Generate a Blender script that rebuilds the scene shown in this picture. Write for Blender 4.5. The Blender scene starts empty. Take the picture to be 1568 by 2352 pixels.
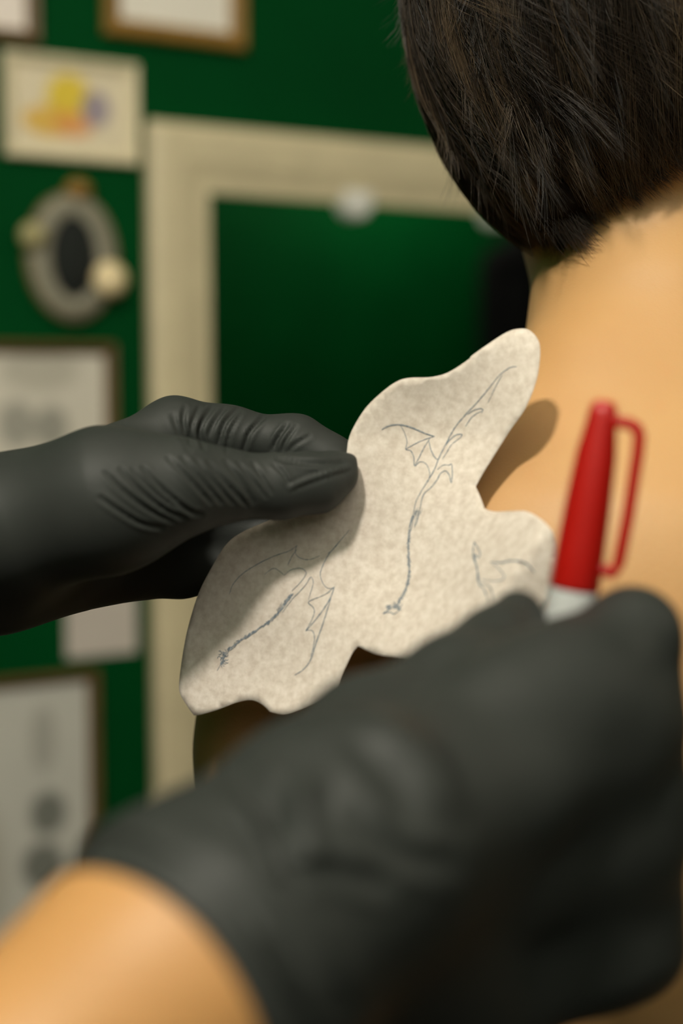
import bpy, bmesh, math, random
import numpy as np
from mathutils import Vector, Matrix
from mathutils.geometry import delaunay_2d_cdt

random.seed(7); rng = np.random.default_rng(7)
SC = bpy.context.scene; COL = SC.collection

# ------------------------------------------------------------------ camera
FW, FH = 1568, 2352
LENS = 50.0; FPX = LENS / 24.0 * FW
CAM_H = 1.05
PITCH = math.atan((FH/2 - 880) / FPX)                # horizon of the wall's lines lies near row 880
FWD = np.array([0, math.cos(PITCH), -math.sin(PITCH)])
UPV = np.array([0, math.sin(PITCH), math.cos(PITCH)])
RGT = np.array([1.0, 0, 0])
CAM = np.array([0, 0, CAM_H])
cam = bpy.data.cameras.new('camera'); cam_o = bpy.data.objects.new('camera', cam); COL.objects.link(cam_o)
cam.sensor_fit = 'HORIZONTAL'; cam.sensor_width = 24.0; cam.lens = LENS
cam.clip_start = 0.01
cam_o.location = CAM; cam_o.rotation_euler = (math.pi/2 - PITCH, 0, 0)
cam.dof.use_dof = True; cam.dof.focus_distance = 0.538; cam.dof.aperture_fstop = 3.9
SC.camera = cam_o

# ------------------------------------------------------------------ world, lamps, exposure
w = bpy.data.worlds.new('world'); SC.world = w; w.use_nodes = True
w.node_tree.nodes['Background'].inputs[0].default_value = (1.0, .86, .68, 1)
w.node_tree.nodes['Background'].inputs[1].default_value = 0.05
def point_lamp(name, loc, power, radius, color):
    l = bpy.data.lights.new(name, 'POINT'); l.energy = power; l.shadow_soft_size = radius; l.color = color
    o = bpy.data.objects.new(name, l); COL.objects.link(o); o.location = loc; return o
point_lamp('ceiling_lamp_light', (-.36, -.36, 2.06), 86, .065, (1.0, .92, .815))
point_lamp('mirror_fill_light', (3.1, .35, 2.3), 34, .12, (1.0, .88, .72))  # unseen fill, added to brighten the wall that the mirror reflects
pa = bpy.data.lights.new('soft_fill_light', 'AREA'); pa.shape = 'SQUARE'; pa.size = 1.1; pa.energy = 10; pa.color = (1.0, .93, .82)
po = bpy.data.objects.new('soft_fill_light', pa); COL.objects.link(po); po.location = (.30, -.95, 2.0)       # added soft fill from behind the camera, lifts shaded paper and skin
po.rotation_euler = (Vector((.05, .55, 1.0))-po.location).to_track_quat('-Z', 'Y').to_euler()
SC.view_settings.view_transform = 'Standard'; SC.view_settings.look = 'None'
SC.view_settings.exposure = 0.0; SC.view_settings.gamma = 1.0; SC.view_settings.use_curve_mapping = False

# ------------------------------------------------------------------ helpers
def P(px, py, d):
    """photo pixel + distance along the camera axis -> point in the room"""
    return CAM + RGT*((px-FW/2)/FPX*d) + UPV*((FH/2-py)/FPX*d) + FWD*d
def proj(v):
    r = v - CAM; d = r @ FWD
    return np.stack([FW/2 + (r @ RGT)/d*FPX, FH/2 - (r @ UPV)/d*FPX], 1), d

def s2l(r, g, b):
    f = lambda c: (c/255/12.92) if c/255 <= .04045 else ((c/255+.055)/1.055)**2.4
    return (f(r), f(g), f(b), 1)

class NT:
    def __init__(s, name):
        s.m = bpy.data.materials.new(name); s.m.use_nodes = True; s.t = s.m.node_tree
        s.b = s.t.nodes['Principled BSDF']; s.out = s.t.nodes['Material Output']
    def n(s, typ, **kw):
        x = s.t.nodes.new(typ)
        for k, v in kw.items(): setattr(x, k, v)
        return x
    def l(s, a, b): s.t.links.new(a, b)
    def tc(s): return s.n('ShaderNodeTexCoord').outputs['Object']
    def noise(s, scale, detail=4, rough=.55, vec=None):
        x = s.n('ShaderNodeTexNoise'); x.inputs['Scale'].default_value = scale
        x.inputs['Detail'].default_value = detail; x.inputs['Roughness'].default_value = rough
        s.l(vec if vec is not None else s.tc(), x.inputs['Vector']); return x.outputs['Fac']
    def ramp(s, fac, stops):
        r = s.n('ShaderNodeValToRGB'); s.l(fac, r.inputs['Fac'])
        e = r.color_ramp.elements
        while len(e) < len(stops): e.new(.5)
        for el, (p, c) in zip(e, stops): el.position = p; el.color = c
        return r.outputs['Color']
    def mix(s, fac, a, b, mode='MIX'):
        x = s.n('ShaderNodeMix', data_type='RGBA', blend_type=mode)
        for v, i in ((fac, 0), (a, 6), (b, 7)):
            if hasattr(v, 'is_linked'): s.l(v, x.inputs[i])
            else: x.inputs[i].default_value = v
        return x.outputs[2]
    def bump(s, h, strength, dist):
        x = s.n('ShaderNodeBump'); x.inputs['Strength'].default_value = strength; x.inputs['Distance'].default_value = dist
        s.l(h, x.inputs['Height']); s.l(x.outputs['Normal'], s.b.inputs['Normal'])
    def set(s, **kw):
        for k, v in kw.items():
            i = s.b.inputs[k.replace('_', ' ')]
            if hasattr(v, 'is_linked'): s.l(v, i)
            else: i.default_value = v
        return s

def plain(name, col, rough=.6, var=.12, scale=30, bump=0, **kw):
    t = NT(name); f = t.noise(scale)
    lo = tuple(c*(1-var) for c in col[:3])+(1,); hi = tuple(min(1, c*(1+var)) for c in col[:3])+(1,)
    t.set(Base_Color=t.ramp(f, [(.3, lo), (.7, hi)]), Roughness=rough, **kw)
    if bump: t.bump(f, .4, bump)
    return t.m

# materials
def mat_skin(name, base, dark):
    t = NT(name); tc = t.tc()
    c = t.ramp(t.noise(14, 3, vec=tc), [(.32, dark), (.7, base)])
    c = t.mix(t.ramp(t.noise(60, 2, vec=tc), [(.62, (0,0,0,1)), (.85, (.10,.10,.10,1))]), c, s2l(198, 122, 80))
    t.set(Base_Color=c, Roughness=.52, Subsurface_Weight=.12, Subsurface_Scale=.004)
    t.b.inputs['Subsurface Radius'].default_value = (1, .4, .2); t.b.inputs['Specular IOR Level'].default_value = .35
    v = t.n('ShaderNodeTexVoronoi'); v.inputs['Scale'].default_value = 900; t.l(tc, v.inputs['Vector'])
    h = t.mix(.5, v.outputs['Distance'], t.noise(420, 3, vec=tc)); t.bump(h, .22, .0004)
    return t.m
M = {}
M['skin'] = mat_skin('skin_back', s2l(187, 146, 96), s2l(180, 137, 88))
M['skin2'] = mat_skin('skin_forearm', s2l(174, 130, 79), s2l(168, 123, 73))
t = NT('black_nitrile'); tc = t.tc()
t.set(Base_Color=t.ramp(t.noise(25, 3, vec=tc), [(.3, (.0205, .0232, .0208, 1)), (.7, (.0265, .0292, .0264, 1))]), Roughness=.55)
t.b.inputs['Specular IOR Level'].default_value = .18
t.bump(t.noise(1800, 2, vec=tc), .15, .0003); M['glove'] = t.m
t = NT('hair_brown'); tc = t.tc()
at = t.n('ShaderNodeAttribute'); at.attribute_name = 'tone'
t.set(Base_Color=t.ramp(at.outputs['Fac'], [(.0, (.006, .004, .003, 1)), (.4, (.026, .017, .010, 1)), (.75, (.085, .056, .031, 1)), (1.0, (.20, .145, .085, 1))]), Roughness=.40)
t.b.inputs['Specular IOR Level'].default_value = .6; M['hair'] = t.m
M['scalp'] = plain('hair_base', (.007, .005, .0035, 1), 1.0, .3, 200); M['scalp'].node_tree.nodes['Principled BSDF'].inputs['Specular IOR Level'].default_value = .05
# tracing paper
t = NT('stencil_paper'); tc = t.tc()
a = t.ramp(t.noise(330, 6, .62, tc), [(.33, s2l(197, 185, 172)), (.55, s2l(213, 203, 191)), (.75, s2l(224, 215, 205))])
a = t.mix(t.ramp(t.noise(900, 4, .6, tc), [(.52, (0,0,0,1)), (.75, (.28,.28,.28,1))]), a, s2l(182, 170, 156))
t.set(Base_Color=a, Roughness=.75); t.b.inputs['Specular IOR Level'].default_value = .2
tr = t.n('ShaderNodeBsdfTranslucent'); t.l(a, tr.inputs['Color'])
mx = t.n('ShaderNodeMixShader'); mx.inputs[0].default_value = .16
t.l(t.b.outputs[0], mx.inputs[1]); t.l(tr.outputs[0], mx.inputs[2]); t.l(mx.outputs[0], t.out.inputs[0])
t.bump(t.noise(300, 3, vec=tc), .3, .0004); M['paper'] = t.m
t = NT('stencil_ink'); tc = t.tc()
t.set(Base_Color=t.ramp(t.noise(900, 3, .7, tc), [(.35, s2l(82, 96, 108)), (.58, s2l(124, 132, 138)), (.72, s2l(184, 178, 168))]), Roughness=.8); M['ink'] = t.m
M['cap'] = plain('red_plastic', s2l(158, 9, 1), .42, .05); M['barrel'] = plain('grey_plastic', s2l(176, 178, 176), .4, .04)
M['nib'] = plain('felt_nib', (.05, .004, .003, 1), .9)
M['green'] = plain('green_wall_paint', s2l(0, 64, 26), .6, .10, 4, .0008); M['green'].node_tree.nodes['Principled BSDF'].inputs['Specular IOR Level'].default_value = .04
M['beige'] = plain('beige_painted_wood', s2l(214, 200, 164), .5, .06, 20)
M['gold'] = plain('gilt_wood', s2l(140, 104, 38), .42, .15, 60); M['brown'] = plain('brown_wood', s2l(98, 74, 36), .5, .2, 60)
M['cream'] = plain('cream_card', s2l(222, 210, 176), .7, .04); M['white'] = plain('white_card', s2l(212, 205, 195), .7, .04)
M['greymat'] = plain('grey_mount', s2l(138, 134, 116), .7, .08); M['blackoval'] = plain('black_panel', (.008, .011, .009, 1), .95); M['rim'] = plain('tarnished_rim', s2l(112, 98, 62), .6, .15, 60)
M['creamball'] = plain('cream_glazed', s2l(246, 224, 176), .3, .04); M['dullball'] = plain('dull_green_glazed', s2l(170, 160, 112), .4, .06)
M['clip'] = plain('white_plastic', s2l(226, 224, 216), .4, .03)
t = NT('mirror_glass'); t.set(Base_Color=t.ramp(t.noise(3), [(0, (.80,.86,.82,1)), (1, (.82,.88,.84,1))]), Roughness=.015, Metallic=1.0); M['mirror'] = t.m
M['ceil'] = plain('white_ceiling', s2l(232, 228, 218), .8, .03); M['floor'] = plain('dark_floor', s2l(46, 42, 38), .5, .1, 8)
M['black'] = plain('black_cloth', (.005, .005, .0055, 1), 1.0, .3, 80); M['black'].node_tree.nodes['Principled BSDF'].inputs['Specular IOR Level'].default_value = .05; M['metal'] = plain('steel', (.5, .5, .5, 1), .3, .05, 30, 0, Metallic=1.0)
M['denim'] = plain('dark_denim', (.02, .025, .045, 1), .9, .2, 300)

def obj(name, verts, faces, mat, parent=None, smooth=True, loc=None):
    me = bpy.data.meshes.new(name)
    v = np.asarray(verts, float)
    if loc is not None: v = v - np.asarray(loc)
    if isinstance(faces, np.ndarray):
        nf, k = faces.shape
        me.vertices.add(len(v)); me.vertices.foreach_set('co', v.astype(np.float32).ravel())
        me.loops.add(nf*k); me.loops.foreach_set('vertex_index', faces.astype(np.int32).ravel())
        me.polygons.add(nf); me.polygons.foreach_set('loop_start', np.arange(0, nf*k, k, dtype=np.int32))
        me.update(calc_edges=True)
    else:
        me.from_pydata([tuple(x) for x in v], [], faces); me.update()
    if smooth: me.polygons.foreach_set('use_smooth', np.ones(len(me.polygons), bool))
    me.materials.append(mat)
    o = bpy.data.objects.new(name, me); COL.objects.link(o)
    if loc is not None: o.location = loc
    if parent is not None:
        o.parent = parent
        if loc is not None: o.location = Vector(loc) - parent.location
        else: o.matrix_parent_inverse = Matrix.Translation(-parent.location)
    return o
def empty(name, loc, label, cat, group=None):
    o = bpy.data.objects.new(name, None); COL.objects.link(o); o.location = tuple(loc); o.empty_display_size = .05
    o['label'] = label; o['category'] = cat
    if group: o['group'] = group
    bpy.context.view_layer.update()
    return o
def tag(o, label, cat, group=None):
    o['label'] = label; o['category'] = cat
    if group: o['group'] = group
    return o
def fix(o):
    """outward normals"""
    bm = bmesh.new(); bm.from_mesh(o.data); bmesh.ops.recalc_face_normals(bm, faces=bm.faces); bm.to_mesh(o.data); bm.free(); return o
def boxv(c, ax, half):
    c = np.asarray(c); ax = [np.asarray(a) for a in ax]
    v = [c + ax[0]*half[0]*i + ax[1]*half[1]*j + ax[2]*half[2]*k for i in (-1,1) for j in (-1,1) for k in (-1,1)]
    f = [(0,1,3,2), (4,6,7,5), (0,4,5,1), (2,3,7,6), (0,2,6,4), (1,5,7,3)]
    return v, f
def box(name, c, ax, half, mat, parent=None, bevel=0):
    v, f = boxv(c, ax, half); o = fix(obj(name, v, f, mat, parent, smooth=False, loc=tuple(c)))
    if bevel:
        m = o.modifiers.new('bevel', 'BEVEL'); m.width = bevel; m.segments = 3
    return o

# ---- signed-distance modelling: smooth unions of tapered limbs, then a surface-net mesh
class SDF:
    def __init__(s, k=.01): s.p = []; s.k = k
    def cone(s, a, b, ra, rb, k=None): s.p.append(('c', np.array(a, float), np.array(b, float), ra, rb, s.k if k is None else k)); return s
    def chain(s, pts, rs, k=None):
        for i in range(len(pts)-1): s.cone(pts[i], pts[i+1], rs[i], rs[i+1], k)
        return s
    def ell(s, c, R, rad, k=None): s.p.append(('e', np.array(c, float), np.array(R, float), np.array(rad, float), None, s.k if k is None else k)); return s
    def cut(s, pt, nrm, k=None): s.p.append(('h', np.array(pt, float), np.array(nrm, float)/np.linalg.norm(nrm), None, None, .004 if k is None else k)); return s
    def carve(s, c, R, rad, k=None): s.p.append(('-', np.array(c, float), np.array(R, float), np.array(rad, float), None, s.k if k is None else k)); return s
    def bb(s):
        lo = np.full(3, 1e9); hi = -lo
        for q in s.p:
            if q[0] == 'c':
                lo = np.minimum(lo, np.minimum(q[1]-q[3], q[2]-q[4])); hi = np.maximum(hi, np.maximum(q[1]+q[3], q[2]+q[4]))
            elif q[0] == 'e':
                r = np.sqrt(((q[2]*q[3][:, None])**2).sum(0)); lo = np.minimum(lo, q[1]-r); hi = np.maximum(hi, q[1]+r)
        return lo, hi
    def grid(s, h, pad=.012):
        lo, hi = s.bb(); lo = lo-pad; hi = hi+pad
        n = np.ceil((hi-lo)/h).astype(int)+1
        ax = [lo[i]+h*np.arange(n[i]) for i in range(3)]
        D = np.full(n, .2, np.float32)
        def dist_e(X, q):
            Y = (X-q[1]) @ q[2].T; k0 = np.sqrt(((Y/q[3])**2).sum(-1)); k1 = np.sqrt(((Y/q[3]**2)**2).sum(-1))
            return k0*(k0-1)/np.maximum(k1, 1e-9)
        for q in s.p:
            k = q[5]
            if q[0] == 'h': sl = tuple(slice(0, m) for m in n)
            else:
                if q[0] == 'c': a = np.minimum(q[1]-q[3], q[2]-q[4]); b = np.maximum(q[1]+q[3], q[2]+q[4])
                else: r = np.sqrt(((q[2]*q[3][:, None])**2).sum(0)); a = q[1]-r; b = q[1]+r
                m = k+3*h
                i0 = np.maximum(0, np.floor((a-m-lo)/h).astype(int)); i1 = np.minimum(n, np.ceil((b+m-lo)/h).astype(int)+1)
                if (i1 <= i0).any(): continue
                sl = tuple(slice(i0[i], i1[i]) for i in range(3))
            X = np.stack(np.meshgrid(*[ax[i][sl[i]] for i in range(3)], indexing='ij'), -1)
            if q[0] == 'c':
                ba = q[2]-q[1]; pa = X-q[1]; L = ba@ba
                t = np.clip((pa@ba)/max(L, 1e-12), 0, 1)
                d = np.linalg.norm(pa-t[..., None]*ba, axis=-1)-(q[3]+(q[4]-q[3])*t)
            elif q[0] == 'h': d = (X-q[1])@q[2]
            else: d = dist_e(X, q)
            A = D[sl]
            if q[0] in 'ce':
                hh = np.maximum(k-np.abs(A-d), 0)/k if k > 0 else 0
                D[sl] = np.minimum(A, d)-hh*hh*k*.25
            else:
                d2 = d if q[0] == 'h' else -d
                hh = np.maximum(k-np.abs(A-d2), 0)/k
                D[sl] = np.maximum(A, d2)+hh*hh*k*.25
        return D, lo, h
    def mesh(s, h, smooth=1):
        D, lo, h = s.grid(h); n = np.array(D.shape)
        S = D < 0
        c = n-1
        acc = np.zeros(tuple(c)+(3,), np.float32); cnt = np.zeros(tuple(c), np.float32)
        for axn in range(3):
            o1, o2 = [x for x in range(3) if x != axn]
            for u in (0, 1):
                for v in (0, 1):
                    st = [0, 0, 0]; st[o1] = u; st[o2] = v; en = list(st); en[axn] = 1
                    A = D[tuple(slice(st[i], st[i]+c[i]) for i in range(3))]; B = D[tuple(slice(en[i], en[i]+c[i]) for i in range(3))]
                    msk = (A < 0) != (B < 0)
                    ii = np.nonzero(msk); a = A[ii]; b = B[ii]; t = a/(a-b)
                    cnt[ii] += 1
                    for z in range(3):
                        acc[ii+(z,)] += st[z] if z != axn else t
        ids = np.full(tuple(c), -1, np.int64); ii = np.nonzero(cnt > 0); N = len(ii[0]); ids[ii] = np.arange(N)
        V = np.stack(ii, 1)+acc[ii]/cnt[ii][:, None]
        V = lo+V*h
        F = []
        for axn in range(3):
            o1, o2 = (axn+1) % 3, (axn+2) % 3
            sa = [slice(1, n[i]-1) for i in range(3)]; sb = list(sa)
            sa[axn] = slice(0, n[axn]-1); sb[axn] = slice(1, n[axn])
            A = S[tuple(sa)]; B = S[tuple(sb)]
            for flip, msk in ((0, A & ~B), (1, ~A & B)):
                jj = np.array(np.nonzero(msk))
                if jj.shape[1] == 0: continue
                off = np.ones((3, 1), int); off[axn] = 0
                g = jj+off
                def cell(d1, d2):
                    q = g.copy(); q[o1] += d1; q[o2] += d2; return ids[q[0], q[1], q[2]]
                quad = np.stack([cell(-1, -1), cell(0, -1), cell(0, 0), cell(-1, 0)], 1)
                F.append(quad[:, ::-1] if flip else quad)
        F = np.concatenate(F); F = F[(F >= 0).all(1)]
        for _ in range(smooth):
            E = np.concatenate([F[:, [0,1]], F[:, [1,2]], F[:, [2,3]], F[:, [3,0]]])
            sm = np.zeros_like(V); ct = np.zeros(N)
            for z in range(3):
                sm[:, z] = np.bincount(E[:, 0], V[E[:, 1], z], N)+np.bincount(E[:, 1], V[E[:, 0], z], N)
            ct = np.bincount(E[:, 0], minlength=N)+np.bincount(E[:, 1], minlength=N)
            V = V*.5+.5*sm/np.maximum(ct, 1)[:, None]
        return V, F
def vnormals(V, F):
    a = np.cross(V[F[:, 2]]-V[F[:, 0]], V[F[:, 3]]-V[F[:, 1]]); N = np.zeros_like(V)
    for c in range(4):
        for z in range(3): N[:, z] += np.bincount(F[:, c], a[:, z], len(V))
    return N/np.maximum(np.linalg.norm(N, axis=1), 1e-12)[:, None]
def spline(pts, step=None, n=10, closed=False):
    p = np.asarray(pts, float); out = []; m = len(p)
    for i in range(m if closed else m-1):
        g = (lambda j: p[j % m]) if closed else (lambda j: p[min(max(j, 0), m-1)])
        p0, p1, p2, p3 = g(i-1), g(i), g(i+1), g(i+2)
        for t in np.linspace(0, 1, n, endpoint=False):
            out.append(.5*((2*p1)+(-p0+p2)*t+(2*p0-5*p1+4*p2-p3)*t*t+(-p0+3*p1-3*p2+p3)*t**3))
    if not closed: out.append(p[-1])
    return np.array(out)
def folds(V, F, lines):
    """press creases into a glove: each line is (traced points, width, depth); depth < 0 raises a ridge"""
    N = vnormals(V, F); px, d = proj(V)
    view = V-CAM; view /= np.linalg.norm(view, axis=1)[:, None]
    face = np.clip(-(N*view).sum(1)*3, 0, 1)
    disp = np.zeros(len(V))
    for pts, wd, dep in lines:
        c = spline(pts, n=8); a = c.min(0)-wd*3; b = c.max(0)+wd*3
        ix = np.nonzero(((px > a) & (px < b)).all(1) & (face > 0))[0]
        if len(ix) == 0: continue
        q = px[ix][:, None, :]-c[None]; dd = (q**2).sum(-1); j = dd.argmin(1); dm = np.sqrt(dd.min(1))
        tt = j/(len(c)-1); tap = np.sin(np.pi*np.clip(tt*.92+.04, 0, 1))**.6
        x = dm/wd
        disp[ix] -= dep*tap*face[ix]*(np.exp(-x*x)-.45*np.exp(-((x-1.7)/.8)**2))
    return V+N*disp[:, None]
def rotz_axes(fx, fy):
    """rows: lateral, forward, up for a body facing (fx, fy)"""
    l = math.hypot(fx, fy); fx /= l; fy /= l
    return np.array([[fy, -fx, 0], [fx, fy, 0], [0, 0, 1]])

# ------------------------------------------------------------------ the room
PHI = math.radians(61)
U = np.array([math.sin(PHI), math.cos(PHI), 0]); NW = np.array([math.cos(PHI), -math.sin(PHI), 0]); ZZ = np.array([0, 0, 1.0])
W0 = P(330, 880, 1.80); W0[2] = 0
def wall_uz(px, py):
    r = P(px, py, 1.0)-CAM; t = ((W0-CAM)@NW)/(r@NW); q = CAM+r*t
    return (q-W0)@U, q[2]
def wp(u, z, n=0): return W0+U*u+ZZ*z+NW*n
AX = (U, NW, ZZ)
UL, UR, ND, HC = -1.35, 3.7, 3.3, 2.6
for nm, c, half, m in (('wall_back', wp((UL+UR)/2, HC/2, -.05), ((UR-UL)/2, .05, HC/2), 'green'),
                       ('wall_front', wp((UL+UR)/2, HC/2, ND+.05), ((UR-UL)/2, .05, HC/2), 'green'),
                       ('wall_left', wp(UL-.05, HC/2, ND/2), (.05, ND/2+.1, HC/2), 'green'),
                       ('wall_right', wp(UR+.05, HC/2, ND/2), (.05, ND/2+.1, HC/2), 'green'),
                       ('floor', wp((UL+UR)/2, -.05, ND/2), ((UR-UL)/2+.1, ND/2+.1, .05), 'floor'),
                       ('ceiling', wp((UL+UR)/2, HC+.05, ND/2), ((UR-UL)/2+.1, ND/2+.1, .05), 'ceil')):
    o = box(nm, c, AX, half, M[m]); o['kind'] = 'structure'

# ------------------------------------------------------------------ wall pictures
def rails(parent, u0, u1, z0, z1, wd, dep, mat, name='frame_rail'):
    """four mitred rails with a stepped profile"""
    prof = [(0, 0), (0, dep*.8), (wd*.18, dep), (wd*.55, dep*.9), (wd*.8, dep*.6), (wd, dep*.5), (wd, 0)]
    cs = [(u0, z0), (u1, z0), (u1, z1), (u0, z1)]; ins = [(1, 1), (-1, 1), (-1, -1), (1, -1)]
    for i in range(4):
        j = (i+1) % 4; v = []
        for (c, s) in ((cs[i], ins[i]), (cs[j], ins[j])):
            for (x, y) in prof: v.append(wp(c[0]+s[0]*x, c[1]+s[1]*x, y+.001))
        k = len(prof); f = [(a, (a+1) % k, k+(a+1) % k, k+a) for a in range(k)]+[tuple(range(k))[::-1], tuple(range(k, 2*k))]
        fix(obj(name, v, f, mat, parent, smooth=False, loc=tuple(np.mean(v, 0))))
def print_mat(name, base, blobs):
    t = NT(name); tc = t.tc(); sep = t.n('ShaderNodeSeparateXYZ'); t.l(tc, sep.inputs[0])
    c = t.ramp(t.noise(25, 3, vec=tc), [(.3, tuple(x*.95 for x in base[:3])+(1,)), (.7, base)])
    for (cx, cz, rx, rz, col, st) in blobs:
        mp = t.n('ShaderNodeMapping'); t.l(tc, mp.inputs[0])
        mp.inputs['Location'].default_value = (-cx/rx, 0, -cz/rz); mp.inputs['Scale'].default_value = (1/rx, 0, 1/rz)
        g = t.n('ShaderNodeTexGradient', gradient_type='SPHERICAL'); t.l(mp.outputs[0], g.inputs[0])
        f = t.ramp(g.outputs['Fac'], [(.0, (0,0,0,1)), (.35, (st, st, st, 1))])
        c = t.mix(f, c, col)
    t.set(Base_Color=c, Roughness=.6); return t.m
def sheet(name, u0, u1, z0, z1, n, mat, parent):
    """a thin print, local x along the wall and z up"""
    c = wp((u0+u1)/2, (z0+z1)/2, n)
    hu, hz = (u1-u0)/2, (z1-z0)/2
    v, f = boxv((0, 0, 0), np.eye(3), (hu, .0008, hz))
    o = fix(obj(name, v, f, mat, None, smooth=False))
    o.matrix_world = Matrix(((U[0], -NW[0], 0, c[0]), (U[1], -NW[1], 0, c[1]), (0, 0, 1, c[2]), (0, 0, 0, 1)))
    if parent:
        o.parent = parent; o.matrix_parent_inverse = Matrix.Translation(-parent.location)
    return o
def rect_uz(xl, yt, xr, yb):
    xm, ym = (xl+xr)/2, (yt+yb)/2
    return wall_uz(xl, ym)[0], wall_uz(xr, ym)[0], wall_uz(xm, yb)[1], wall_uz(xm, yt)[1]
def picture(px, rail, mat, pm, label, dep=.016):
    u0, u1, z0, z1 = rect_uz(*px)
    e = empty('framed_picture', wp((u0+u1)/2, z0, 0), label, 'picture', 'framed pictures on the green wall')
    rails(e, u0, u1, z0, z1, rail, dep, mat)
    sheet('print', u0+rail*.7, u1-rail*.7, z0+rail*.7, z1-rail*.7, .004, pm, e)
    return e
GREYINK = s2l(92, 96, 88)
picture((-190, -330, 80, 88), .014, M['brown'], print_mat('print_plain_warm', s2l(240, 228, 218), []),
        'brown framed white picture cut off by the top left corner')
picture((232, -330, 555, 100), .020, M['gold'], print_mat('print_plain', s2l(236, 229, 216), []),
        'gilt framed white picture at the top, above the yellow painting')
picture((6, 135, 312, 370), .013, M['cream'], print_mat('print_abstract', s2l(228, 214, 184),
        [(-.004, .014, .034, .034, s2l(226, 196, 40), .95), (-.028, -.016, .040, .022, s2l(222, 176, 58), .9),
         (.002, -.018, .030, .018, s2l(226, 150, 80), .8), (.030, .003, .022, .026, s2l(140, 128, 150), .85)]),
        'cream framed small painting of yellow, orange and violet patches', .012)
picture((-260, 785, 262, 1315), .013, M['brown'], print_mat('print_sketches', s2l(216, 209, 194),
        [(.057, .036, .026, .032, GREYINK, .6), (.0146, .040, .028, .034, GREYINK, .55), (.045, .105, .06, .03, s2l(150, 146, 130), .45)]),
        'brown framed sheet of grey sketches beside the mirror, behind the hand')
picture((-300, 1560, 225, 2230), .013, M['brown'], print_mat('print_dark_motifs', s2l(200, 198, 188),
        [(.074, .006, .028, .034, s2l(70, 76, 68), .75), (.066, -.060, .032, .036, s2l(66, 72, 64), .75), (.07, .10, .02, .05, s2l(140, 138, 128), .5), (-.02, -.06, .05, .12, s2l(150, 146, 128), .4)]),
        'brown framed print with dark grey motifs at the lower left')
u0, u1, z0, z1 = rect_uz(150, 1350, 312, 1505)
tag(sheet('note_card', u0, u1, z0, z1, .0018, print_mat('card_plain', s2l(202, 192, 182), []), None),
    'unframed blank white card pinned to the wall below the gloved hand', 'card')

# oval ornament
uc, zc = wall_uz(160, 592); au = (wall_uz(262, 592)[0]-wall_uz(52, 592)[0])/2; az = (wall_uz(160, 442)[1]-wall_uz(160, 742)[1])/2
ov = empty('oval_wall_frame', wp(uc, zc-az, 0), 'oval grey wall frame with black centre and round cream ornaments', 'picture')
def oval_ring(name, rings, mat, seg=48):
    """rings: list of (scale u, scale z, n)"""
    v = []; f = []
    for (su, sz, n) in rings:
        for i in range(seg):
            a = 2*math.pi*i/seg; v.append(wp(uc+su*math.cos(a), zc+sz*math.sin(a), n))
    R = len(rings)
    for r in range(R-1):
        for i in range(seg): f.append((r*seg+i, r*seg+(i+1) % seg, (r+1)*seg+(i+1) % seg, (r+1)*seg+i))
    f.append(tuple(range((R-1)*seg, R*seg)))
    return fix(obj(name, v, f, mat, ov, loc=tuple(wp(uc, zc, .005))))
oval_ring('outer_rim', [(au, az, .001), (au, az, .012), (au*.97, az*.97, .016), (au*.90, az*.92, .014), (au*.88, az*.90, .008)], M['rim'])
oval_ring('mount', [(au*.95, az*.95, .009), (au*.92, az*.93, .0175), (au*.58, az*.66, .0185), (au*.50, az*.62, .014)], M['greymat'])
oval_ring('centre_panel', [(au*.50, az*.62, .0165), (au*.48, az*.60, .0185)], M['blackoval'])
def ball(name, px, py, r, mat, n, parent, sq=1.0):
    u, z = wall_uz(px, py); bm = bmesh.new(); bmesh.ops.create_uvsphere(bm, u_segments=20, v_segments=12, radius=r)
    for v in bm.verts:
        v.co.z *= sq
        v.co *= 1+.06*math.sin(5*math.atan2(v.co.y, v.co.x))
    V = np.array([v.co[:] for v in bm.verts]); Fc = [[v.index for v in f.verts] for f in bm.faces]; bm.free()
    return obj(name, V+wp(u, z, n), Fc, mat, parent, loc=tuple(wp(u, z, n)))
ball('ornament', 236, 645, .0215, M['creamball'], .022, ov); ball('ornament', 64, 545, .016, M['dullball'], .018, ov)
ball('finial', 172, 440, .017, M['gold'], .010, ov, .8)

# ------------------------------------------------------------------ mirror
u0 = wall_uz(335, 700)[0]; z1 = wall_uz(700, 316)[1]; u1 = u0+.98; z0 = z1-1.25; RW = wall_uz(473, 700)[0]-u0
mir = empty('wall_mirror', wp((u0+u1)/2, z0, 0), 'large wall mirror in a wide beige frame, reflecting the green room', 'mirror')
rails(mir, u0, u1, z0, z1, RW, .024, M['beige'])
v, f = boxv(wp((u0+u1)/2, (z0+z1)/2, .006), AX, ((u1-u0)/2-RW*.9, .002, (z1-z0)/2-RW*.9))
fix(obj('mirror_glass', v, f, M['mirror'], mir, smooth=False, loc=tuple(wp((u0+u1)/2, (z0+z1)/2, .006))))
for cx, cy in ((806, 455), (1130, 482)):
    u, z = wall_uz(cx, cy); r = .022; v = []; seg = 18
    z = z1-RW+.004
    for n in (.008, .022, .026):
        s = 1 if n < .025 else .8
        for i in range(seg+1):
            a = math.pi+math.pi*i/seg; v.append(wp(u+r*s*math.cos(a), z+r*1.15*s*math.sin(a), n))
        v.append(wp(u+r*s, z+.012*s, n)); v.append(wp(u-r*s, z+.012*s, n))
    k = seg+3; f = [tuple(range(k)), tuple(range(2*k, 3*k))]
    for L in range(2): f += [(L*k+i, L*k+(i+1) % k, (L+1)*k+(i+1) % k, (L+1)*k+i) for i in range(k)]
    fix(obj('clip', v, f, M['clip'], mir, smooth=False, loc=tuple(wp(u, z, .015))))

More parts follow.
